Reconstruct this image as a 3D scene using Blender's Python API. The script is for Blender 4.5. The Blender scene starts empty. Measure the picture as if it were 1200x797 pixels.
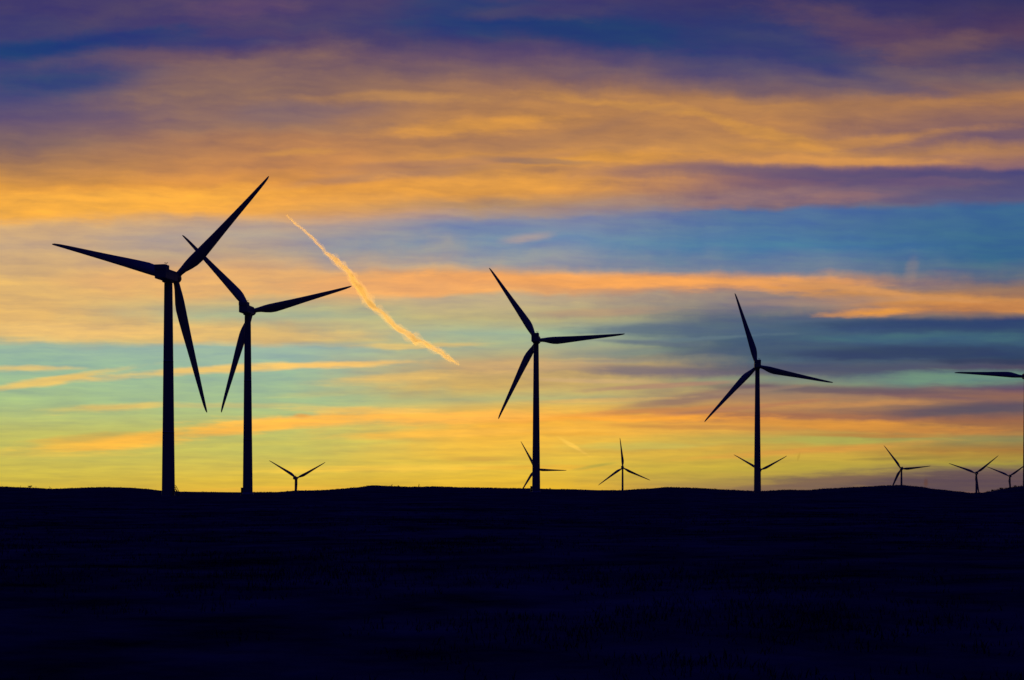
import bpy, bmesh, math, random
from mathutils import Vector, Matrix, noise

S = bpy.context.scene
C = S.collection
R_ = math.radians
rnd = random.Random(7)

# ---------------------------------------------------------------- camera geometry
F = 1649.0            # focal length in photo pixels (1200 wide)
CX, EYE = 600.0, 575.0   # photo column straight ahead, photo row of the eye level
CAMZ = 1.8

def at(px, py, d):
    """world point seen in photo pixel (px, py) at depth d along +Y"""
    return Vector(((px - CX) / F * d, d, CAMZ + (EYE - py) / F * d))

def lin(c):
    out = []
    for v in c:
        v = v / 255.0
        out.append(v / 12.92 if v <= 0.04045 else ((v + 0.055) / 1.055) ** 2.4)
    return (out[0], out[1], out[2], 1.0)

# ---------------------------------------------------------------- object helpers
def tag(o, label=None, cat=None, group=None, kind=None):
    if label: o['label'] = label
    if cat: o['category'] = cat
    if group: o['group'] = group
    if kind: o['kind'] = kind
    return o

def link(name, me, mat=None, parent=None):
    o = bpy.data.objects.new(name, me)
    C.objects.link(o)
    if mat is not None and len(me.materials) == 0:
        me.materials.append(mat)
    if parent is not None:
        o.parent = parent
    return o

def mesh_of(name, verts, faces, smooth=True):
    me = bpy.data.meshes.new(name)
    me.from_pydata([tuple(v) for v in verts], [], faces)
    if smooth:
        for p in me.polygons:
            p.use_smooth = True
    me.update()
    return me

def lathe(profile, n=40):
    """profile: list of (radius, z) from bottom to top, closed with caps"""
    vs, fs = [], []
    for r, z in profile:
        for k in range(n):
            a = 2 * math.pi * k / n
            vs.append((r * math.cos(a), r * math.sin(a), z))
    for i in range(len(profile) - 1):
        for k in range(n):
            k2 = (k + 1) % n
            fs.append((i*n + k, i*n + k2, (i+1)*n + k2, (i+1)*n + k))
    fs.append(tuple(reversed(range(n))))
    fs.append(tuple(range((len(profile)-1)*n, len(profile)*n)))
    return vs, fs

def add_box(bm, lo, hi, bevel=0.0):
    r = bmesh.ops.create_cube(bm, size=1.0)
    c = [(a + b) / 2 for a, b in zip(lo, hi)]
    d = [b - a for a, b in zip(lo, hi)]
    for v in r['verts']:
        v.co = Vector((c[0] + v.co.x*d[0], c[1] + v.co.y*d[1], c[2] + v.co.z*d[2]))
    if bevel:
        es = list({e for v in r['verts'] for e in v.link_edges})
        bmesh.ops.bevel(bm, geom=es, offset=bevel, segments=3, affect='EDGES', profile=0.6)

def add_rod(bm, a, b, r, n=8, r2=None):
    a, b = Vector(a), Vector(b)
    d = b - a
    m = Matrix.Translation((a + b) / 2) @ d.to_track_quat('Z', 'Y').to_matrix().to_4x4()
    bmesh.ops.create_cone(bm, cap_ends=True, segments=n, radius1=r, radius2=(r if r2 is None else r2),
                          depth=d.length, matrix=m)

def bm_mesh(name, bm, smooth=False):
    me = bpy.data.meshes.new(name)
    bm.to_mesh(me)
    bm.free()
    if smooth:
        for p in me.polygons:
            p.use_smooth = True
    return me

# ---------------------------------------------------------------- materials
def new_mat(name):
    m = bpy.data.materials.new(name)
    m.use_nodes = True
    nt = m.node_tree
    b = nt.nodes.get('Principled BSDF')
    return m, nt, b

def mat_noise(name, c1, c2, scale, rough, detail=5, bump=0.0, bump_scale=None, stretch=(1, 1, 1), metal=0.0, spec=0.5):
    m, nt, b = new_mat(name)
    tc = nt.nodes.new('ShaderNodeTexCoord')
    mp = nt.nodes.new('ShaderNodeMapping')
    mp.inputs['Scale'].default_value = stretch
    nt.links.new(tc.outputs['Object'], mp.inputs['Vector'])
    n = nt.nodes.new('ShaderNodeTexNoise')
    n.inputs['Scale'].default_value = scale
    n.inputs['Detail'].default_value = detail
    nt.links.new(mp.outputs[0], n.inputs['Vector'])
    r = nt.nodes.new('ShaderNodeValToRGB')
    r.color_ramp.elements[0].position = 0.35
    r.color_ramp.elements[1].position = 0.68
    r.color_ramp.elements[0].color = (*c1, 1)
    r.color_ramp.elements[1].color = (*c2, 1)
    nt.links.new(n.outputs['Fac'], r.inputs['Fac'])
    nt.links.new(r.outputs['Color'], b.inputs['Base Color'])
    b.inputs['Roughness'].default_value = rough
    b.inputs['Metallic'].default_value = metal
    b.inputs['Specular IOR Level'].default_value = spec
    if bump:
        bp = nt.nodes.new('ShaderNodeBump')
        bp.inputs['Strength'].default_value = bump
        bp.inputs['Distance'].default_value = 0.3
        n2 = nt.nodes.new('ShaderNodeTexNoise')
        n2.inputs['Scale'].default_value = bump_scale or scale
        n2.inputs['Detail'].default_value = 6
        nt.links.new(tc.outputs['Object'], n2.inputs['Vector'])
        nt.links.new(n2.outputs['Fac'], bp.inputs['Height'])
        nt.links.new(bp.outputs['Normal'], b.inputs['Normal'])
    return m

M_TOWER = mat_noise('turbine_paint', (0.32, 0.33, 0.34), (0.42, 0.42, 0.41), 0.25, 0.55, stretch=(1, 1, 0.12), spec=0.3)
M_BLADE = mat_noise('blade_gelcoat', (0.36, 0.37, 0.38), (0.44, 0.44, 0.44), 0.3, 0.5, stretch=(0.2, 1, 1), spec=0.3)
M_STEEL = mat_noise('galvanised_steel', (0.14, 0.15, 0.16), (0.24, 0.25, 0.26), 3.0, 0.7, spec=0.2)
M_CAB = mat_noise('cabinet_paint', (0.05, 0.09, 0.06), (0.08, 0.12, 0.08), 2.0, 0.6)
M_SHRUB = mat_noise('shrub_leaf', (0.035, 0.04, 0.02), (0.08, 0.075, 0.04), 1.5, 0.8, spec=0.2)
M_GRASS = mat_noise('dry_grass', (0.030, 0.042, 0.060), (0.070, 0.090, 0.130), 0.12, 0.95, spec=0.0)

def ground_material():
    m, nt, b = new_mat('field_soil')
    N, L = nt.nodes, nt.links
    tc = N.new('ShaderNodeTexCoord')
    def nz(scale, detail=6, rough=0.6):
        n = N.new('ShaderNodeTexNoise')
        n.inputs['Scale'].default_value = scale
        n.inputs['Detail'].default_value = detail
        n.inputs['Roughness'].default_value = rough
        L.new(tc.outputs['Object'], n.inputs['Vector'])
        return n
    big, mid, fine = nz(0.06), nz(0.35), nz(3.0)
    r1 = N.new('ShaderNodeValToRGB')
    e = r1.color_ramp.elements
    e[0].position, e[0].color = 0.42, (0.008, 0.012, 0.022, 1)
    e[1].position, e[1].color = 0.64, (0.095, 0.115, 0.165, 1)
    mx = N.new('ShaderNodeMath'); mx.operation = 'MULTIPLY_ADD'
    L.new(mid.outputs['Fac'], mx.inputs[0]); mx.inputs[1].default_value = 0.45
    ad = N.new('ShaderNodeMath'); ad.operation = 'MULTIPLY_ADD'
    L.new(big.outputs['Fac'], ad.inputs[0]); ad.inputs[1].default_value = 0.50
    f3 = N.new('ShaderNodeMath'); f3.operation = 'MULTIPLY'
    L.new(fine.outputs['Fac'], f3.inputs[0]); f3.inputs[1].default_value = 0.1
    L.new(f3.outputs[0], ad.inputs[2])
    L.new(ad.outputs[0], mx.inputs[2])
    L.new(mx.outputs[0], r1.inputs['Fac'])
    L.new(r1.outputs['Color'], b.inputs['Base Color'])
    b.inputs['Roughness'].default_value = 0.95
    b.inputs['Specular IOR Level'].default_value = 0.0
    bp = N.new('ShaderNodeBump')
    bp.inputs['Strength'].default_value = 0.7
    bp.inputs['Distance'].default_value = 0.25
    L.new(mid.outputs['Fac'], bp.inputs['Height'])
    L.new(bp.outputs['Normal'], b.inputs['Normal'])
    return m
M_GROUND = ground_material()

# ---------------------------------------------------------------- terrain
RIDGE_D = 900.0
RIDGE = [(-400, 571), (-150, 574), (0, 570.3), (28, 571.6), (60, 573), (85, 572), (125, 571), (152, 571.4), (172, 573), (190, 575), (215, 576.2),
         (245, 576.6), (290, 577), (322, 576.8), (350, 574.8), (378, 574.6), (400, 573), (418, 571.2), (437, 569), (455, 569.8),
         (475, 570.7), (510, 570.4), (540, 571.3), (580, 572), (622, 572.4), (660, 573.4), (705, 574.4), (730, 574.5),
         (752, 573), (785, 571), (805, 571.6), (850, 574), (888, 575.6), (922, 574.2), (945, 574.7), (972, 572.4),
         (1018, 570.6), (1040, 569.2), (1056, 568.4), (1074, 570.2), (1098, 573.8), (1122, 576.2), (1140, 578), (1153, 577.4),
         (1176, 573), (1200, 569.8), (1240, 567), (1400, 572), (1700, 570)]

def ridge_row(px):
    if px <= RIDGE[0][0]: return RIDGE[0][1]
    if px >= RIDGE[-1][0]: return RIDGE[-1][1]
    for (a, ya), (b, yb) in zip(RIDGE, RIDGE[1:]):
        if a <= px <= b:
            t = (px - a) / (b - a)
            t = t*t*(3 - 2*t)*0.6 + t*0.4
            return ya + (yb - ya) * t
    return 572.0

def sstep(a, b, x):
    t = max(0.0, min(1.0, (x - a) / (b - a)))
    return t*t*(3 - 2*t)

def ground_z(x, y):
    d = math.hypot(x, y)
    # gentle hummocks of the field
    z = 0.22 * noise.noise(Vector((x*0.055, y*0.055, 1.3))) + 0.07 * noise.noise(Vector((x*0.25, y*0.25, 4.1)))
    z += 0.35 * noise.noise(Vector((x*0.012, y*0.012, 7.7))) * sstep(20, 120, d) * (1 - sstep(500, 800, d))
    if y > 0.4 * abs(x):
        px = CX + F * x / y
        zr = CAMZ + RIDGE_D * (EYE - ridge_row(px)) / F
    else:
        zr = 4.0 + 2.5 * noise.noise(Vector((x*0.004, y*0.004, 0)))
    zr += 0.10 * noise.noise(Vector((x*0.09, y*0.09, 2.0))) + 0.06 * noise.noise(Vector((x*0.35, y*0.35, 9.0)))
    yy = d if y <= 0.4*abs(x) else y
    w = sstep(480, RIDGE_D, yy) if yy <= RIDGE_D else 1.0
    z = z * (1 - w) + zr * w
    if yy > RIDGE_D:
        f = sstep(RIDGE_D + 30, 1800, yy)
        z = zr * (1 - f) + f * (-48.0 + 7 * noise.noise(Vector((x*0.0006, y*0.0006, 3.3))))
    return z

def build_ground():
    angs = []
    a = -28.0
    while a < 28.0:
        angs.append(a); a += 0.1
    while a < 332.0:
        angs.append(a); a += 2.0
    radii = [1.2]
    while radii[-1] < 30000:
        r = radii[-1]
        k = 1.045 if r < 450 or r > 1150 else 1.018
        if r > 2500: k = 1.15
        radii.append(r * k)
    vs = [(0, 0, ground_z(0, 0))]
    n = len(angs)
    for r in radii:
        for a in angs:
            x, y = r * math.sin(R_(a)), r * math.cos(R_(a))
            vs.append((x, y, ground_z(x, y)))
    fs = []
    for k in range(n):
        fs.append((0, 1 + (k+1) % n, 1 + k))
    for i in range(len(radii) - 1):
        o0, o1 = 1 + i*n, 1 + (i+1)*n
        for k in range(n):
            k2 = (k+1) % n
            fs.append((o0 + k, o0 + k2, o1 + k2, o1 + k))
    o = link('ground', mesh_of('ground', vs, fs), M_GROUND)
    tag(o, kind='structure')
build_ground()

# dry grass tufts of the field, past counting: one object
def build_grass():
    vs, fs = [], []
    for i in range(15000):
        d = 9.0 * math.exp(rnd.random() * math.log(170 / 9.0))
        a = R_(rnd.uniform(-25, 25))
        x0, y0 = d * math.sin(a), d * math.cos(a)
        cl = noise.noise(Vector((x0*0.13, y0*0.13, 5.5))) + 0.5 * noise.noise(Vector((x0*0.6, y0*0.6, 2.5)))
        if cl < rnd.uniform(-0.45, 0.25):
            continue
        big = 1.0 + 0.8 * max(0, cl)
        for b in range(rnd.randint(5, 8)):
            x = x0 + rnd.gauss(0, 0.10) * big; y = y0 + rnd.gauss(0, 0.10) * big
            z = ground_z(x, y) - 0.03
            h = rnd.uniform(0.05, 0.16) * big
            w = rnd.uniform(0.004, 0.009) * (1 + d / 60)
            t = rnd.uniform(0, 2*math.pi)
            dx, dy = math.cos(t) * w, math.sin(t) * w
            lx, ly = rnd.gauss(0, 0.35) * h, rnd.gauss(0, 0.35) * h
            k = len(vs)
            vs += [(x-dx, y-dy, z), (x+dx, y+dy, z), (x+dx*.7+lx*.4, y+dy*.7+ly*.4, z+h*.6), (x-dx*.7+lx*.4, y-dy*.7+ly*.4, z+h*.6), (x+lx, y+ly, z+h)]
            fs += [(k, k+1, k+2, k+3), (k+3, k+2, k+4)]
    # taller weeds along the crest of the rise
    for i in range(9000):
        y = rnd.uniform(862, 925)
        x = y * math.tan(R_(rnd.uniform(-21.5, 21.5)))
        if noise.noise(Vector((x*0.05, y*0.02, 3.5))) + 0.6*noise.noise(Vector((x*0.31, y*0.1, 3.5))) < rnd.uniform(-0.2, 0.5):
            continue
        z = ground_z(x, y) - 0.05
        h = rnd.uniform(0.15, 0.55) * (1.0 + (0.9 if x > 295 else 0.0))
        for b in range(3):
            bx = x + rnd.gauss(0, .25); lx = rnd.gauss(0, .3)*h
            k = len(vs)
            vs += [(bx-.07, y, z), (bx+.07, y, z), (bx+.05+lx*.5, y, z+h*.6), (bx-.05+lx*.5, y, z+h*.6), (bx+lx, y, z+h)]
            fs += [(k, k+1, k+2, k+3), (k+3, k+2, k+4)]
    o = link('grass', mesh_of('grass', vs, fs, False), M_GRASS)
    tag(o, 'dry grass tufts covering the dark field', 'grass', kind='stuff')
build_grass()

# ---------------------------------------------------------------- wind turbine
ROT = 41.0
def blade_mesh():
    # (radius, chord, thickness ratio, twist deg, share of the chord ahead of the pitch axis)
    st = [(1.0, 1.75, 1.0, 8, .5), (2.2, 1.78, 1.0, 8, .5), (3.6, 2.1, .82, 12, .46), (5.4, 2.85, .55, 15, .39), (7.4, 3.40, .40, 14, .34),
          (9.4, 3.50, .33, 12, .31), (12.5, 3.22, .28, 9, .30), (16.5, 2.80, .25, 6.5, .29), (21, 2.35, .22, 4.5, .29), (26, 1.92, .20, 3, .29),
          (31, 1.52, .19, 1.8, .29), (35.5, 1.16, .18, .8, .30), (38.5, .88, .17, .2, .33), (40.2, .60, .17, 0, .42), (40.8, .34, .17, 0, .6), (41.0, .10, .17, 0, .8)]
    n = 20
    vs, fs = [], []
    for r, c, th, tw, ax in st:
        for k in range(n):
            a = 2*math.pi*k/n
            ca, sa = math.cos(a), math.sin(a)
            u = 0.5 + 0.5*ca                      # 1 leading edge, 0 trailing edge
            if th < .9:
                t = 1.7 * math.sqrt(max(u, 0)) * 0 + sa * (0.28 + 0.72*u) * c * th * 0.62
                q = (th - .2) / .7
                t = t * (1-max(0, q)) + sa * c * th * .5 * max(0, q)
            else:
                t = sa * c * .5
            yv = (u - (1 - ax)) * c
            zv = t
            T = R_(tw)
            y2 = yv*math.cos(T) - zv*math.sin(T)
            z2 = yv*math.sin(T) + zv*math.cos(T)
            bend = 0.4 * (r/ROT)**2
            vs.append((r, y2, z2 + bend))
    for i in range(len(st)-1):
        for k in range(n):
            k2 = (k+1) % n
            fs.append((i*n+k, i*n+k2, (i+1)*n+k2, (i+1)*n+k))
    fs.append(tuple(reversed(range(n)))); fs.append(tuple(range((len(st)-1)*n, len(st)*n)))
    me = mesh_of('blade', vs, fs)
    me.materials.append(M_BLADE)
    return me

def nacelle_mesh():
    # local +Y is the rotor axis, origin on the tower axis at shaft height
    bm = bmesh.new()
    add_box(bm, (-1.70, -5.6, -1.55), (1.70, 2.9, 1.45), 0.35)
    add_box(bm, (-1.72, -5.7, 1.0), (1.72, -2.9, 2.5), 0.22)        # raised cooler housing at the back
    add_box(bm, (-1.35, -1.35, -2.0), (1.35, 1.35, -1.4), 0.12)      # yaw bearing collar
    me = bm_mesh('nacelle', bm)
    me.materials.append(M_TOWER)
    return me

def sensor_mesh():
    bm = bmesh.new()
    add_rod(bm, (0.9, -3.3, 2.4), (0.9, -3.3, 3.3), 0.06)
    add_rod(bm, (0.5, -3.3, 3.1), (1.3, -3.3, 3.1), 0.05)
    add_rod(bm, (0.5, -3.3, 3.1), (0.5, -3.3, 3.4), 0.09)
    add_rod(bm, (1.3, -3.3, 3.1), (1.3, -3.3, 3.4), 0.07)
    me = bm_mesh('wind_sensor', bm)
    me.materials.append(M_STEEL)
    return me

def hub_mesh():
    prof = [(1.0, 2.8), (1.45, 3.0), (1.62, 3.7), (1.66, 4.7), (1.55, 5.6), (1.25, 6.3), (0.8, 6.75), (0.3, 6.95), (0.05, 7.0)]
    vs, fs = lathe(prof, 32)
    vs = [(x, z, -y) for x, y, z in vs]
    me = mesh_of('hub', vs, fs)
    me.materials.append(M_TOWER)
    return me

def tower_mesh(h):
    rb, rt = 1.88, 1.18
    prof = [(rb + .35, -1.2), (rb + .35, 0.12), (rb, 0.14), (rb, 0.4)]
    for f in (0.30, 0.63):
        z = h * f; r = rb + (rt - rb) * f
        prof += [(r + .01, z - .5), (r, z - .1), (r + .035, z - .09), (r + .035, z + .09), (r - .01, z + .1), (r - .015, z + .5)]
    prof += [(rt, h - .4), (rt, h)]
    vs, fs = lathe(prof, 48)
    me = mesh_of('tower', vs, fs)
    me.materials.append(M_TOWER)
    return me

BLADE, NACELLE, SENSOR, HUB = blade_mesh(), nacelle_mesh(), sensor_mesh(), hub_mesh()
OVER, TILT = 4.6, 0.6
STEEL_ME = None

def turbine(label, tower_px, hub_py, r_px, theta, base_py=None, az=8.0, group=None, stairs=False):
    d = ROT * F / r_px
    top = at(tower_px, hub_py, d)
    zb = ground_z(top.x, top.y) if base_py is None else CAMZ + (EYE - base_py) / F * d
    h = top.z - OVER * math.sin(R_(TILT)) - zb
    root = bpy.data.objects.new('wind_turbine', None)
    C.objects.link(root)
    root.empty_display_size = 3
    root.location = (top.x, top.y, zb)
    tag(root, label, 'wind turbine', group)
    link('tower', tower_mesh(h - 1.9), None, root)
    yaw = Matrix.Translation((0, 0, h)) @ Matrix.Rotation(-R_(az), 4, 'Z')
    na = link('nacelle', NACELLE, None, root); na.matrix_local = yaw
    se = link('wind_sensor', SENSOR, None, na)
    tl = yaw @ Matrix.Rotation(R_(TILT), 4, 'X')
    hb = link('hub', HUB, None, root); hb.matrix_local = tl
    for k in range(3):
        th = R_(theta + 120*k)
        c, s = math.cos(th), math.sin(th)
        # columns: span, direction of turning, towards the nacelle
        m = Matrix(((c, -s, 0, 0), (0, 0, -1, OVER), (s, c, 0, 0), (0, 0, 0, 1)))
        b = link('blade', BLADE, None, root)
        b.matrix_local = tl @ m
    if stairs:
        bm = bmesh.new()
        for s in (-0.45, 0.45):
            add_box(bm, (1.75, s-.05, 2.0), (2.2, s+.05, 2.2))
            add_rod(bm, (2.2, s, 2.1), (3.5, s, 0.0), 0.12)
            add_rod(bm, (1.9, s, 3.4), (2.2, s, 3.2), 0.07); add_rod(bm, (2.2, s, 3.2), (3.5, s, 1.1), 0.08)
            for q in (0.0, 0.5, 1.0):
                add_rod(bm, (2.2+1.3*q, s, 2.1-2.1*q), (2.2+1.3*q, s, 3.2-2.1*q), 0.05)
        add_box(bm, (1.75, -.4, 2.06), (2.2, .4, 2.12))
        for q in range(9):
            x = 2.28 + q*.14; z = 1.95 - q*.226
            add_box(bm, (x-.11, -.4, z-.02), (x+.11, .4, z+.02))
        me = bm_mesh('staircase', bm); me.materials.append(M_STEEL)
        o = link('staircase', me, None, root)
        o.rotation_euler = (0, 0, R_(-18))
    return root

G1 = 'large wind turbines standing on the near field'
G2 = 'small distant wind turbines behind the ridge'
turbine('tallest nearest wind turbine with the widest tower, steps at its foot', 197.3, 323, 165, 44.0, 582.2, 11.5, G1, True)
turbine('large wind turbine just right of the tallest one, its upper blade crossing behind', 290.3, 363.2, 125, 12.6, 578, 8, G1)
turbine('large wind turbine in the middle, one blade level, tiny turbine hidden behind its tower', 628.3, 397.7, 103.5, 3.4, 576.5, 7, G1)
turbine('wind turbine with one blade near upright and one slanting down right, over dark blue cloud', 887.6, 428, 90, 226.8, 578, 8, G1)
turbine('wind turbine cut by the right picture edge, one level blade and tower edge showing', 1202.4, 440.5, 80, 176.2, 577, 8, G1)
turbine('tiny distant turbine forming a Y, alone between the second tower and the contrail', 346.5, 560.3, 39.5, 28.2, None, 8, G2)
turbine('tiny distant turbine mostly hidden behind the middle tower, one blade pointing right', 626.9, 549.8, 37, -2.2, None, 8, G2)
turbine('tiny distant turbine with one upright blade, alone between the two middle towers', 729.6, 548.2, 35.4, 95.5, None, 8, G2)
turbine('tiny distant turbine forming a Y behind the tower under the dark blue cloud', 890.6, 551.2, 35.6, 28.5, None, 8, G2)
turbine('tiny distant turbine on the right hilltop, one blade pointing right and one up left', 1056.4, 549.4, 34, 5.6, None, 8, G2)
turbine('tiny distant turbine forming a Y in the dip right of the hilltop', 1144.2, 554.6, 33, 39.3, None, 8, G2)
turbine('smallest distant turbine, forming a Y next to the right picture edge', 1183.5, 558, 28.5, 36.5, None, 8, G2)

# ---------------------------------------------------------------- cabinets at the tower feet
def cabinet(px, d, w, hgt, label):
    p = at(px, 575, d)
    z = ground_z(p.x, p.y)
    root = bpy.data.objects.new('transformer_cabinet', None); C.objects.link(root)
    root.location = (p.x, p.y, z - .1); root.rotation_euler = (0, 0, R_(12))
    tag(root, label, 'cabinet', 'transformer cabinets by the turbines')
    bm = bmesh.new(); add_box(bm, (-w/2, -.8, 0.25), (w/2, .8, hgt), 0.04)
    link('body', bm_mesh('body', bm), M_CAB, root)
    bm = bmesh.new(); add_box(bm, (-w/2-.08, -.9, hgt+.003), (w/2+.08, .9, hgt+.12), 0.03)
    link('lid', bm_mesh('lid', bm), M_CAB, root)
    bm = bmesh.new(); add_box(bm, (-w/2-.12, -.95, -.4), (w/2+.12, .95, 0.247), 0.02)
    link('plinth', bm_mesh('plinth', bm), M_STEEL, root)
cabinet(284.3, 546, 1.3, 3.0, 'dark cabinet at the left foot of the second tower from the left')
cabinet(623.2, 668, 1.1, 2.6, 'dark cabinet at the left foot of the middle tower')

# ---------------------------------------------------------------- shrubs and stalks on the ridge
def shrub(px, h_px, spread_px, label, lean=0.0, n=60, d=880.0, stems=6):
    p = at(px, 575, d)
    z = ground_z(p.x, p.y) - .15
    h = h_px * d / F; s = spread_px * d / F
    root = bpy.data.objects.new('shrub', None); C.objects.link(root)
    root.location = (p.x, p.y, z)
    tag(root, label, 'shrub', 'shrubs and dry stalks on the skyline')
    bm = bmesh.new()
    tips = []
    for k in range(stems):
        a = rnd.uniform(0, 6.28); q = rnd.uniform(.2, 1) * s
        tip = (math.cos(a)*q + lean*h, math.sin(a)*q, h * rnd.uniform(.65, 1.0))
        mid = (tip[0]*.4, tip[1]*.4, tip[2]*.55)
        add_rod(bm, (math.cos(a)*.1, math.sin(a)*.1, -.1), mid, .07, 6, .05)
        add_rod(bm, mid, tip, .05, 6, .02)
        tips.append((mid, tip))
    link('stem', bm_mesh('stem', bm), M_SHRUB, root)
    vs, fs = [], []
    for i in range(n):
        m, t = tips[i % stems]
        q = rnd.uniform(0.1, 1.0)
        c = Vector(m).lerp(Vector(t), q) + Vector((rnd.gauss(0, .16)*s, rnd.gauss(0, .16)*s, rnd.gauss(0, .06)*h))
        u = Vector((rnd.gauss(0, 1), rnd.gauss(0, 1), rnd.gauss(0, 1))).normalized() * .20
        w = u.orthogonal().normalized() * .09
        k = len(vs)
        vs += [c-u, c+w, c+u, c-w]; fs.append((k, k+1, k+2, k+3))
    if vs:
        link('foliage', mesh_of('foliage', vs, fs, False), M_SHRUB, root)
shrub(24, 3.4, .5, 'thin upright dry stalk on the skyline near the left edge', 0, 6, stems=2)
shrub(35, 3.2, 3.2, 'low rounded shrub on the skyline near the left edge', 0, 170, stems=10)
shrub(42, 3.6, .5, 'thin dry stalk just right of the rounded shrub at left', 0.05, 5, stems=2)
shrub(60.5, 3.6, 1.0, 'dry stalk leaning left on the skyline left of the tallest tower', -0.75, 10, stems=3)
shrub(459, 2.4, 1.2, 'small bush on top of the rise below the contrail', 0, 30)
shrub(467, 1.9, 1.2, 'low bush just right of the small bush on the rise', 0, 30)
shrub(490.5, 4.4, 1.1, 'forked sapling leaning right on the skyline left of the middle tower', 0.2, 26, stems=4)
shrub(645, 1.6, 1.8, 'low bush on the skyline just right of the middle tower', 0, 50)
shrub(838, 1.4, 1.8, 'low bush on the skyline left of the tower under the dark cloud', 0, 50)
for i, (px, hp, sp, lb) in enumerate([
        (1163, 2.2, 2.0, 'bush on the slope at the foot of the dip near the right edge'),
        (1172, 2.4, 2.2, 'bush halfway up the last slope near the right edge'),
        (1190, 2.6, 2.4, 'bush near the top of the last slope at the right edge')]):
    shrub(px, hp, sp, lb, 0, 90, stems=8)

# ---------------------------------------------------------------- contrail (a real cloud of ice far beyond the field, lit by the sun)
def build_contrail():
    pts = [(336, 252, 1.6), (343, 259, 2.0), (352, 267, 2.2), (364, 277, 2.6), (372, 284, 3.2), (381, 296, 2.6), (391, 302.5, 4.2), (400, 311, 4.2), (409, 318, 2.8),
           (414, 327, 4.0), (423, 341, 4.6), (431, 353, 4.6), (439, 361, 3.6), (450, 369, 3.6), (461, 380, 3.6), (473, 389, 4.0), (486, 397.5, 4.2), (496, 402, 3.8),
           (508, 408, 3.2), (519, 415, 3.0), (529, 421.5, 2.4), (538, 427.5, 1.0)]
    n = 16
    D0, D1 = 62000.0, 52000.0
    m = len(pts)
    dense = []
    for i in range(m - 1):
        for q in range(5):
            t = q / 5
            dense.append(tuple(pts[i][k]*(1-t) + pts[i+1][k]*t for k in range(3)) + ((i+t)/(m-1),))
    dense.append(pts[-1] + (1.0,))
    def tube(name, widen, wander, lump, seed, density, parent=None):
        P = []
        for x, y, r, f in dense:
            d = D0 + (D1 - D0)*f
            ox = wander*noise.noise(Vector((f*24, seed, 0))); oy = wander*noise.noise(Vector((f*24, seed + 5, 0)))
            rr = r * widen * (0.66 + 0.34*sstep(0.15, 0.45, f)) * (1 + 0.4*noise.noise(Vector((f*19, seed + 9, 0))))
            P.append((at(x+ox, y+oy, d), rr * d / F))
        vs, fs = [], []
        for i, (p, r) in enumerate(P):
            a, b = P[max(i-1, 0)][0], P[min(i+1, len(P)-1)][0]
            t = (b - a).normalized()
            u = t.cross(Vector((0, 1, 0))).normalized(); w = t.cross(u).normalized()
            for k in range(n):
                an = 2*math.pi*k/n
                q = r * (1 + lump*noise.noise(Vector((math.cos(an)*1.1, math.sin(an)*1.1 + seed, i*0.38)))
                           + 0.5*lump*noise.noise(Vector((math.cos(an)*2.3, math.sin(an)*2.3 + seed, i*0.9))))
                vs.append(p + u*math.cos(an)*q + w*math.sin(an)*q)
        for i in range(len(P)-1):
            for k in range(n):
                k2 = (k+1) % n
                fs.append((i*n+k, i*n+k2, (i+1)*n+k2, (i+1)*n+k))
        fs.append(tuple(reversed(range(n)))); fs.append(tuple(range((len(P)-1)*n, len(P)*n)))
        m_, nt, b = new_mat('ice_trail')
        nt.nodes.remove(b)
        v = nt.nodes.new('ShaderNodeVolumePrincipled')
        v.inputs['Color'].default_value = (0.97, 0.93, 0.86, 1)
        v.inputs['Density'].default_value = density
        v.inputs['Anisotropy'].default_value = 0.5
        nt.links.new(v.outputs[0], nt.nodes['Material Output'].inputs['Volume'])
        return link(name, mesh_of(name, vs, fs), m_, parent)
    o = tube('contrail', 0.78, 2.0, 0.8, 0.0, 0.0034)
    tag(o, 'bright ragged orange vapour trail slanting down between the left and middle turbines', 'contrail')
    tube('vapour_veil', 1.35, 2.0, 0.9, 31.0, 0.0006, o)
build_contrail()

# ---------------------------------------------------------------- sky
SUN_AZ, SUN_EL = -4.0, -1.0       # just below the skyline, straight ahead

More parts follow.
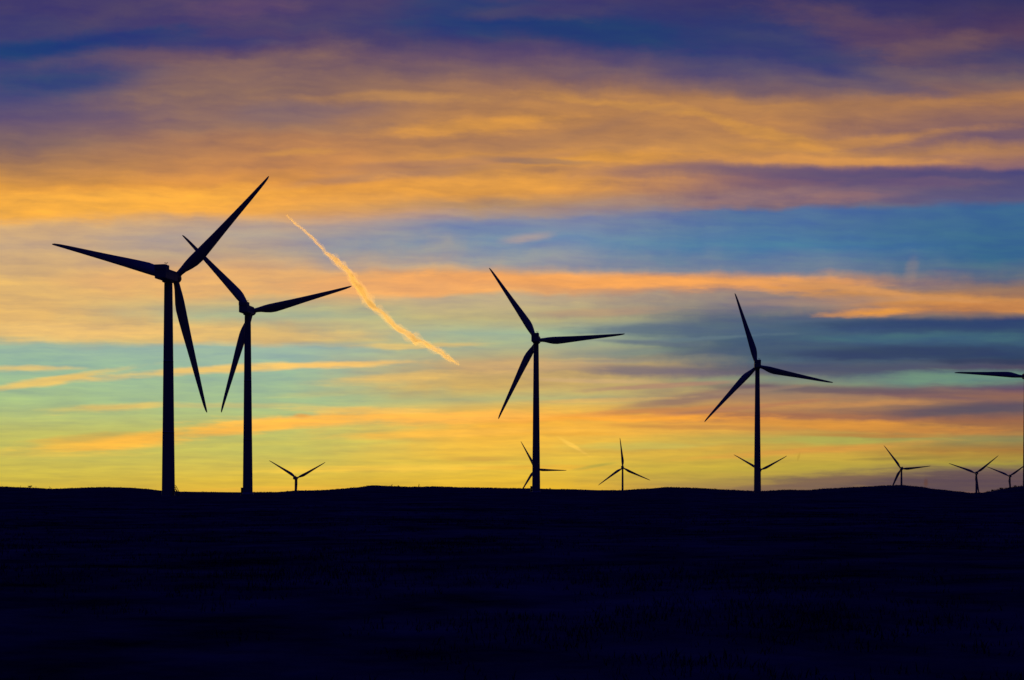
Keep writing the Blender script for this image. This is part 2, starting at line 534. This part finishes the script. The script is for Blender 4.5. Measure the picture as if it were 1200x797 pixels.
def build_world():
    w = bpy.data.worlds.new('World')
    S.world = w
    w.use_nodes = True
    nt = w.node_tree
    N, L = nt.nodes, nt.links
    N.clear()
    out = N.new('ShaderNodeOutputWorld')

    def math_(op, a, b=None, c=None, clamp=False):
        n = N.new('ShaderNodeMath'); n.operation = op; n.use_clamp = clamp
        for i, v in enumerate((a, b, c)):
            if v is None: continue
            if isinstance(v, (int, float)): n.inputs[i].default_value = v
            else: L.new(v, n.inputs[i])
        return n.outputs[0]
    def mapr(v, a, b, c=0.0, d=1.0, smooth=True):
        n = N.new('ShaderNodeMapRange'); n.interpolation_type = 'SMOOTHSTEP' if smooth else 'LINEAR'
        L.new(v, n.inputs['Value'])
        for k, q in zip(('From Min', 'From Max', 'To Min', 'To Max'), (a, b, c, d)):
            n.inputs[k].default_value = q
        return n.outputs[0]
    def mix(f, a, b):
        n = N.new('ShaderNodeMix'); n.data_type = 'RGBA'
        for i, v in ((0, f), (6, a), (7, b)):
            if isinstance(v, (int, float)): n.inputs[i].default_value = v
            elif isinstance(v, tuple): n.inputs[i].default_value = v
            else: L.new(v, n.inputs[i])
        return n.outputs[2]
    def xyz(x, y, z=0.0):
        n = N.new('ShaderNodeCombineXYZ')
        for i, v in enumerate((x, y, z)):
            if isinstance(v, (int, float)): n.inputs[i].default_value = v
            else: L.new(v, n.inputs[i])
        return n.outputs[0]
    def fbm(vec, scale, detail, rough=0.55):
        n = N.new('ShaderNodeTexNoise'); n.inputs['Scale'].default_value = scale
        n.inputs['Detail'].default_value = detail; n.inputs['Roughness'].default_value = rough
        L.new(vec, n.inputs['Vector'])
        return n.outputs['Fac']

    # direction of view -> cloud coordinates: X across from due ahead (+Y), Y up from the horizon
    tc = N.new('ShaderNodeTexCoord')
    sp = N.new('ShaderNodeSeparateXYZ'); L.new(tc.outputs['Generated'], sp.inputs[0])
    dx, dy, dz = sp.outputs
    fwd = math_('MAXIMUM', dy, 0.12)
    X = math_('MULTIPLY', math_('DIVIDE', dx, fwd), F)
    Y = math_('MULTIPLY', math_('MAXIMUM', math_('DIVIDE', dz, fwd), -0.01), F)
    # streaks get thinner towards the horizon
    W = math_('MULTIPLY', math_('LOGARITHM', math_('MULTIPLY_ADD', Y, 1/200.0, 1.1), math.e), 200.0)

    c_warp = xyz(math_('MULTIPLY', X, 1/260.0), math_('MULTIPLY', W, 1/34.0), 3.0)
    c_strk = xyz(math_('MULTIPLY', X, 1/210.0), math_('MULTIPLY', W, 1/11.0), 8.0)
    c_fine = xyz(math_('MULTIPLY', X, 1/46.0), math_('MULTIPLY', W, 1/5.0), 1.0)
    c_puff = xyz(math_('MULTIPLY', X, 1/60.0), math_('MULTIPLY', W, 1/22.0), 6.0)
    n_warp = math_('SUBTRACT', fbm(c_warp, 1.0, 3.0), 0.5)
    n_strk = math_('SUBTRACT', fbm(c_strk, 1.0, 5.0, 0.6), 0.5)
    n_fine = math_('SUBTRACT', fbm(c_fine, 1.0, 4.0, 0.6), 0.5)
    n_puff = math_('SUBTRACT', fbm(c_puff, 1.0, 5.0, 0.6), 0.5)

    amt = mapr(Y, 0, 560, 0.25, 1.0, False)          # thicker cloud overhead is displaced further
    wy = math_('MULTIPLY', math_('MULTIPLY_ADD', n_warp, 46.0, math_('MULTIPLY_ADD', n_strk, 20.0, math_('MULTIPLY', n_puff, 22.0))), amt)
    Yw = math_('ADD', Y, wy)
    Xw = math_('MULTIPLY_ADD', n_warp, 260.0, math_('MULTIPLY_ADD', n_puff, 140.0, X))

    COLS = [
     (-600, [(0,(66,58,112)),(70,(62,66,118)),(110,(72,72,118)),(140,(98,80,112)),(170,(128,100,98)),(195,(175,125,80)),(220,(225,155,65)),(250,(238,170,70)),(266,(208,168,122)),(290,(198,165,130)),(330,(222,178,112)),(380,(225,180,110)),(396,(205,185,125)),(404,(150,180,160)),(430,(150,185,155)),(470,(165,190,135)),(510,(190,188,100)),(560,(205,185,75)),(578,(212,180,65))]),
     (-300, [(0,(82,66,110)),(30,(76,64,112)),(50,(95,72,105)),(65,(120,90,100)),(100,(138,105,95)),(130,(140,106,98)),(150,(150,112,95)),(165,(175,122,85)),(200,(195,132,80)),(222,(232,155,65)),(248,(240,168,75)),(262,(190,160,135)),(275,(170,155,148)),(295,(185,160,135)),(320,(225,170,110)),(345,(222,172,112)),(360,(180,175,135)),(370,(165,178,145)),(385,(215,180,115)),(400,(215,182,115)),(408,(150,178,165)),(440,(152,184,155)),(475,(160,188,140)),(500,(185,190,110)),(530,(195,190,95)),(560,(215,185,70)),(578,(222,180,62))]),
     (0, [(0,(75,65,110)),(25,(45,60,118)),(45,(65,62,112)),(65,(100,78,108)),(85,(125,95,100)),(108,(166,118,84)),(140,(190,132,76)),(165,(176,124,84)),(185,(200,140,78)),(225,(214,148,74)),(242,(185,145,105)),(258,(130,135,160)),(285,(110,140,170)),(310,(150,150,155)),(320,(200,160,125)),(328,(238,165,95)),(340,(232,165,100)),(346,(190,170,135)),(370,(188,175,125)),(388,(160,180,150)),(405,(165,175,140)),(430,(195,165,110)),(450,(205,170,100)),(468,(180,178,120)),(480,(225,180,85)),(500,(245,180,65)),(520,(235,185,70)),(545,(222,188,70)),(575,(228,180,50))]),
     (300, [(0,(55,52,108)),(30,(48,58,115)),(60,(68,68,115)),(85,(85,75,112)),(105,(122,95,100)),(118,(176,124,80)),(145,(178,124,80)),(172,(190,134,78)),(190,(198,138,82)),(199,(115,90,112)),(215,(128,95,108)),(240,(120,100,118)),(246,(80,110,155)),(290,(70,120,160)),(315,(110,125,150)),(328,(205,145,95)),(338,(150,125,120)),(355,(130,120,125)),(370,(85,100,120)),(385,(65,95,120)),(410,(60,85,110)),(425,(70,95,115)),(440,(80,85,108)),(448,(125,140,120)),(462,(150,120,100)),(475,(190,140,85)),(485,(170,115,80)),(495,(215,150,70)),(515,(185,165,80)),(527,(205,165,70)),(550,(190,168,65)),(575,(165,130,78))]),
     (600, [(0,(52,48,100)),(40,(85,60,95)),(65,(75,65,105)),(90,(110,90,100)),(115,(165,115,80)),(140,(130,95,95)),(165,(115,88,105)),(180,(170,120,85)),(198,(130,95,110)),(205,(75,72,118)),(235,(85,85,125)),(243,(55,100,145)),(300,(50,100,140)),(330,(85,100,125)),(340,(150,115,95)),(360,(190,125,75)),(370,(125,105,100)),(378,(40,65,105)),(400,(50,85,115)),(420,(35,60,95)),(435,(75,70,95)),(445,(85,125,120)),(455,(95,75,100)),(465,(150,105,85)),(478,(90,80,95)),(492,(150,100,75)),(505,(165,115,70)),(515,(140,135,85)),(528,(165,120,60)),(542,(165,150,65)),(553,(115,95,90)),(575,(150,105,75))]),
    ]
    fac = math_('MULTIPLY', Yw, 1/600.0, clamp=True)
    col = None
    for i, (cx, stops) in enumerate(COLS):
        r = N.new('ShaderNodeValToRGB')
        cr = r.color_ramp
        ss = sorted(((EYE - y) / 600.0, c) for y, c in stops)
        while len(cr.elements) < len(ss):
            cr.elements.new(0.5)
        for e, (p, c) in zip(cr.elements, ss):
            e.position = max(0.0, min(1.0, p))
        for e, (p, c) in zip(cr.elements, ss):
            e.color = lin(c)
        L.new(fac, r.inputs['Fac'])
        if col is None:
            col = r.outputs['Color']
        else:
            col = mix(mapr(Xw, COLS[i-1][0], cx), col, r.outputs['Color'])

    # cloud streaks: centre (photo column,row), half length, half thickness, tilt, colour, cover
    ST = [
     # high blue gaps and violet veil
     (60,55,230,17,7,(16,58,122),.9),(95,93,150,26,4,(34,62,120),.8),(215,46,190,15,-1,(44,56,120),.75),(700,34,230,30,-8,(26,58,118),.85),
     (545,16,110,45,0,(30,60,122),.65),(985,82,170,16,-14,(55,62,116),.75),(900,55,140,16,-8,(45,58,115),.6),(280,9,110,18,2,(112,80,112),.45),
     (1030,40,180,34,-12,(104,72,96),.55),(1100,55,90,20,4,(115,86,95),.6),(1160,66,110,12,0,(66,62,108),.6),(640,14,140,12,0,(84,68,108),.5),
     (130,14,170,14,0,(80,66,110),.5),(270,80,190,34,8,(142,108,97),.55),(345,130,120,20,2,(124,100,108),.6),(60,135,120,12,2,(92,78,112),.5),
     (1080,95,170,24,-2,(122,96,100),.5),
     # golden sheet
     (440,114,160,9,0,(190,136,80),.5),(570,148,170,15,4,(224,154,64),.6),(355,181,70,6,2,(214,150,70),.45),(870,148,130,10,-14,(214,150,66),.5),
     (690,184,210,14,0,(218,150,64),.7),(740,127,170,8,-8,(208,146,72),.55),(520,190,190,8,5,(168,120,95),.6),(460,206,200,9,6,(172,126,98),.6),
     (640,187,90,6,-4,(150,115,95),.7),(690,152,150,10,12,(165,118,85),.55),(100,238,330,24,2,(248,174,66),.85),(560,218,280,22,3,(230,158,66),.6),
     (1020,162,230,9,4,(196,136,72),.6),(1150,115,110,12,4,(178,124,78),.6),(960,187,210,8,-1,(212,146,78),.7),(1170,160,110,10,2,(110,86,106),.5),
     # violet shelf on the right
     (1060,207,260,15,-1,(80,71,116),.62),(800,202,180,12,2,(126,98,108),.5),(1010,228,130,13,5,(152,112,110),.65),(1090,214,90,8,0,(128,90,110),.6),
     (870,234,130,12,6,(152,116,115),.6),(700,243,170,14,4,(150,126,128),.6),(1120,228,150,12,0,(88,82,122),.6),
     (618,281,46,9,6,(170,154,152),.85),(560,271,110,15,-2,(106,128,168),.7),
     # orange bar and what hangs under it
     (740,329,420,13,-1,(246,164,86),.85),(470,334,240,16,1,(238,168,104),.65),(200,325,180,16,2,(232,176,112),.5),
     (1090,350,230,14,-4,(205,140,76),.8),(1030,365,100,8,4,(240,158,66),.95),(1150,358,130,10,-1,(200,130,74),.7),(1030,341,190,5,-6,(208,146,92),.8),
     (700,365,120,8,2,(172,140,120),.6),(960,352,120,7,3,(150,125,120),.6),
     # dark slate cloud, teal gaps
     (1090,379,260,11,1,(38,64,108),.85),(1060,414,240,13,1,(38,58,98),.85),(800,386,170,12,1,(78,98,124),.75),(860,411,180,13,3,(62,86,114),.65),
     (760,436,150,9,-2,(104,98,118),.7),(960,432,170,10,1,(68,76,104),.6),(1060,396,190,9,1,(60,104,122),.6),(1110,443,160,11,1,(106,144,126),.75),
     (720,415,120,8,2,(120,138,132),.6),(900,446,110,7,0,(128,142,122),.6),
     (820,466,140,9,9,(130,100,102),.65),(1000,458,280,7,-2,(96,78,96),.7),(940,487,200,6,-1,(160,106,80),.75),(1140,478,140,8,4,(84,78,96),.75),
     (1000,498,220,9,-2,(220,148,62),.75),(690,490,260,8,1,(252,168,58),.85),(760,482,150,5,4,(196,128,78),.7),(980,515,110,10,0,(172,172,84),.75),(960,528,200,6,4,(218,152,68),.65),
     (1060,537,80,3,2,(140,120,64),.6),(1110,505,130,6,-2,(190,128,66),.6),(740,505,180,7,0,(246,182,70),.5),(760,524,130,8,1,(188,182,92),.6),
     (1130,567,360,26,1,(92,75,82),.97),(930,569,150,11,6,(126,100,82),.8),(1150,580,160,5,0,(128,94,80),.4),
     (790,452,130,4,3,(168,128,112),.7),(690,446,110,4,-2,(206,170,122),.6),(860,478,150,4,5,(176,118,88),.7),(700,470,120,4,2,(226,178,98),.6),(820,500,160,4,-1,(190,132,72),.55),
     (1000,474,160,5,2,(196,138,84),.65),(1090,465,120,4,-3,(120,90,96),.6),(880,458,90,4,6,(150,126,108),.6),(1020,510,120,4,-1,(182,118,62),.6),(650,508,90,4,0,(232,170,62),.6),
     (700,425,100,4,1,(150,140,126),.6),(830,396,120,4,3,(96,120,132),.6),(760,402,90,4,-2,(88,104,124),.6),(1150,425,120,5,0,(34,50,88),.6),(1120,218,190,16,0,(84,76,118),.6),
     (1000,98,180,12,-6,(104,88,108),.55),
     # fine cirrus low on the left
     (90,388,230,14,0,(236,190,116),.85),(310,395,170,12,1,(222,182,114),.6),(40,432,100,6,0,(232,198,118),.85),(60,446,130,6.5,9,(232,194,108),.9),(250,434.5,210,7,3.5,(240,196,108),.9),
     (400,427,120,5.5,2,(250,198,108),.95),(130,478,110,7,3,(226,192,104),.85),(270,476,120,5,0,(204,190,118),.6),(120,520,150,13,4,(240,188,76),.9),(110,512,90,6,4,(196,162,84),.6),
     (60,532,150,6,0,(218,190,86),.6),(300,501,190,11,7,(254,186,76),.95),(180,512,120,10,8,(250,184,72),.8),(500,490,270,11,1,(255,186,80),.95),(430,481,120,5,0,(242,192,96),.75),(530,508,180,8,2,(248,186,74),.8),
     (470,548,200,6,1,(242,198,74),.75),(480,405,120,5,1,(220,184,112),.7),(580,430,150,14,0,(198,162,116),.75),(490,440,150,8,4,(228,184,104),.65),(400,461,120,6,3,(196,192,124),.5),
     (340,520,200,5,1,(206,196,92),.5),(560,537,60,5,0,(206,162,72),.6),(640,548,120,5,0,(238,176,58),.5),(330,573,140,5,1,(232,176,66),.5),
     # small wisps and scraps of older trails
     (1067,322,34,11,80,(160,132,122),.26),(1080,334,90,10,-3,(150,122,116),.5),(672,523,26,3.2,-31,(250,200,84),.8),(699,546,36,3,10,(178,166,72),.7),(353,487,16,4,0,(232,160,72),.7),
     (936,535,8,2.2,72,(168,134,52),.4),(1085,566,8,3.4,88,(96,66,58),.7),
    ]
    pos = xyz(math_('MULTIPLY_ADD', n_puff, 30.0, X), math_('ADD', Y, math_('MULTIPLY', wy, 0.55)))
    raw = xyz(X, Y)
    nmix = math_('ADD', math_('MULTIPLY', n_strk, 1.0), math_('MULTIPLY', n_fine, 0.7))
    # faint streaky unevenness of the veil
    c_fila = xyz(math_('MULTIPLY', math_('MULTIPLY_ADD', Y, 1.6, X), 1/95.0), math_('MULTIPLY_ADD', W, 1/4.6, math_('MULTIPLY', n_puff, 1.3)), 12.0)
    n_fila = math_('SUBTRACT', fbm(c_fila, 1.0, 3.0, 0.5), 0.5)
    tx = math_('ADD', math_('ADD', math_('MULTIPLY', n_strk, 0.40), math_('MULTIPLY', n_fine, 0.34)), math_('MULTIPLY', n_fila, math_('MULTIPLY_ADD', amt, 0.55, 0.35)))
    dp = mapr(Y, 430, 570, 1.0, 0.88)
    gain = xyz(math_('MULTIPLY_ADD', tx, 0.9, dp), math_('MULTIPLY_ADD', tx, 0.8, dp), math_('MULTIPLY_ADD', tx, -0.15, dp))

    def layer(base, lo, hi):
        """the cloud streaks that reach into the belt lo..hi above the horizon"""
        c0 = base
        for x, y, hl, ht, ang, c, op in ST:
            reach = math.hypot(ht, hl*math.sin(R_(ang))) * 1.5 + 14
            if EYE - y + reach < lo or EYE - y - reach > hi:
                continue
            sq = N.new('ShaderNodeVectorMath'); sq.operation = 'MULTIPLY_ADD'     # keeps the streaks layered one after another
            L.new(c0, sq.inputs[0]); sq.inputs[1].default_value = (1e-7, 1e-7, 1e-7)
            L.new(raw if hl < 40 else pos, sq.inputs[2])
            mp = N.new('ShaderNodeMapping'); mp.vector_type = 'TEXTURE'
            L.new(sq.outputs[0], mp.inputs['Vector'])
            mp.inputs['Location'].default_value = (x - CX, EYE - y, 0)
            mp.inputs['Rotation'].default_value = (0, 0, R_(ang))
            mp.inputs['Scale'].default_value = (hl, ht, 1)
            ln = N.new('ShaderNodeVectorMath'); ln.operation = 'LENGTH'
            L.new(mp.outputs[0], ln.inputs[0])
            m = math_('SUBTRACT', math_('MULTIPLY_ADD', nmix, 1.1, 1.0), ln.outputs['Value'])
            c0 = mix(mapr(m, 0.0, 0.8, 0.0, op), c0, lin(c))
        vm = N.new('ShaderNodeVectorMath'); vm.operation = 'MULTIPLY'
        L.new(c0, vm.inputs[0]); L.new(gain, vm.inputs[1])
        b = N.new('ShaderNodeBackground'); L.new(vm.outputs[0], b.inputs['Color'])
        return b.outputs[0]
    def mixs(f, a, b):
        n = N.new('ShaderNodeMixShader'); L.new(f, n.inputs[0]); L.new(a, n.inputs[1]); L.new(b, n.inputs[2])
        return n.outputs[0]
    low = layer(col, -20, 116)
    mid = layer(col, 84, 326)
    top = layer(col, 294, 700)
    glow = mixs(mapr(Y, 86, 114), low, mixs(mapr(Y, 296, 324), mid, top))

    # dusk: the glow dies out overhead, to the sides and behind
    night = mix(mapr(dz, 0.48, 0.96), (0.0004, 0.0005, 0.0035, 1), (0.0006, 0.0030, 0.190, 1))
    bgn = N.new('ShaderNodeBackground'); L.new(night, bgn.inputs['Color'])
    dark = math_('MAXIMUM', mapr(dy, 0.875, 0.72), mapr(dz, 0.34, 0.47))
    full = mixs(dark, glow, bgn.outputs[0])

    sky = N.new('ShaderNodeTexSky'); sky.sky_type = 'NISHITA'
    sky.sun_disc = False
    sky.sun_elevation = R_(SUN_EL); sky.sun_rotation = R_(SUN_AZ)
    bg2 = N.new('ShaderNodeBackground')
    L.new(sky.outputs[0], bg2.inputs['Color']); bg2.inputs['Strength'].default_value = 0.01
    ad = N.new('ShaderNodeAddShader')
    L.new(full, ad.inputs[0]); L.new(bg2.outputs[0], ad.inputs[1])
    L.new(ad.outputs[0], out.inputs['Surface'])
build_world()

# ---------------------------------------------------------------- sun just under the skyline: it lights only the trail high up
sd = bpy.data.lights.new('sun', 'SUN')
sd.energy = 3.7
sd.angle = R_(0.5)
sd.color = (1.0, 0.50, 0.06)
so = bpy.data.objects.new('sun', sd)
C.objects.link(so)
dirn = Vector((math.sin(R_(SUN_AZ))*math.cos(R_(SUN_EL)), math.cos(R_(SUN_AZ))*math.cos(R_(SUN_EL)), math.sin(R_(SUN_EL))))
so.rotation_euler = dirn.to_track_quat('Z', 'Y').to_euler()
so.location = (0, 0, 300)

# ---------------------------------------------------------------- camera and view
cd = bpy.data.cameras.new('camera')
cd.sensor_width = 36.0
cd.lens = F / 1200.0 * 36.0
cd.shift_y = (EYE - 398.5) / 1200.0
cd.clip_start = 0.5
cd.clip_end = 250000.0
co = bpy.data.objects.new('camera', cd)
co.location = (0, 0, CAMZ)
co.rotation_euler = (R_(90), 0, 0)
C.objects.link(co)
S.camera = co
S.view_settings.view_transform = 'Standard'
S.view_settings.look = 'None'
S.view_settings.exposure = 0.0
S.view_settings.gamma = 1.0
S.cycles.volume_bounces = 1
S.cycles.max_bounces = 3
S.cycles.diffuse_bounces = 1
S.cycles.glossy_bounces = 1
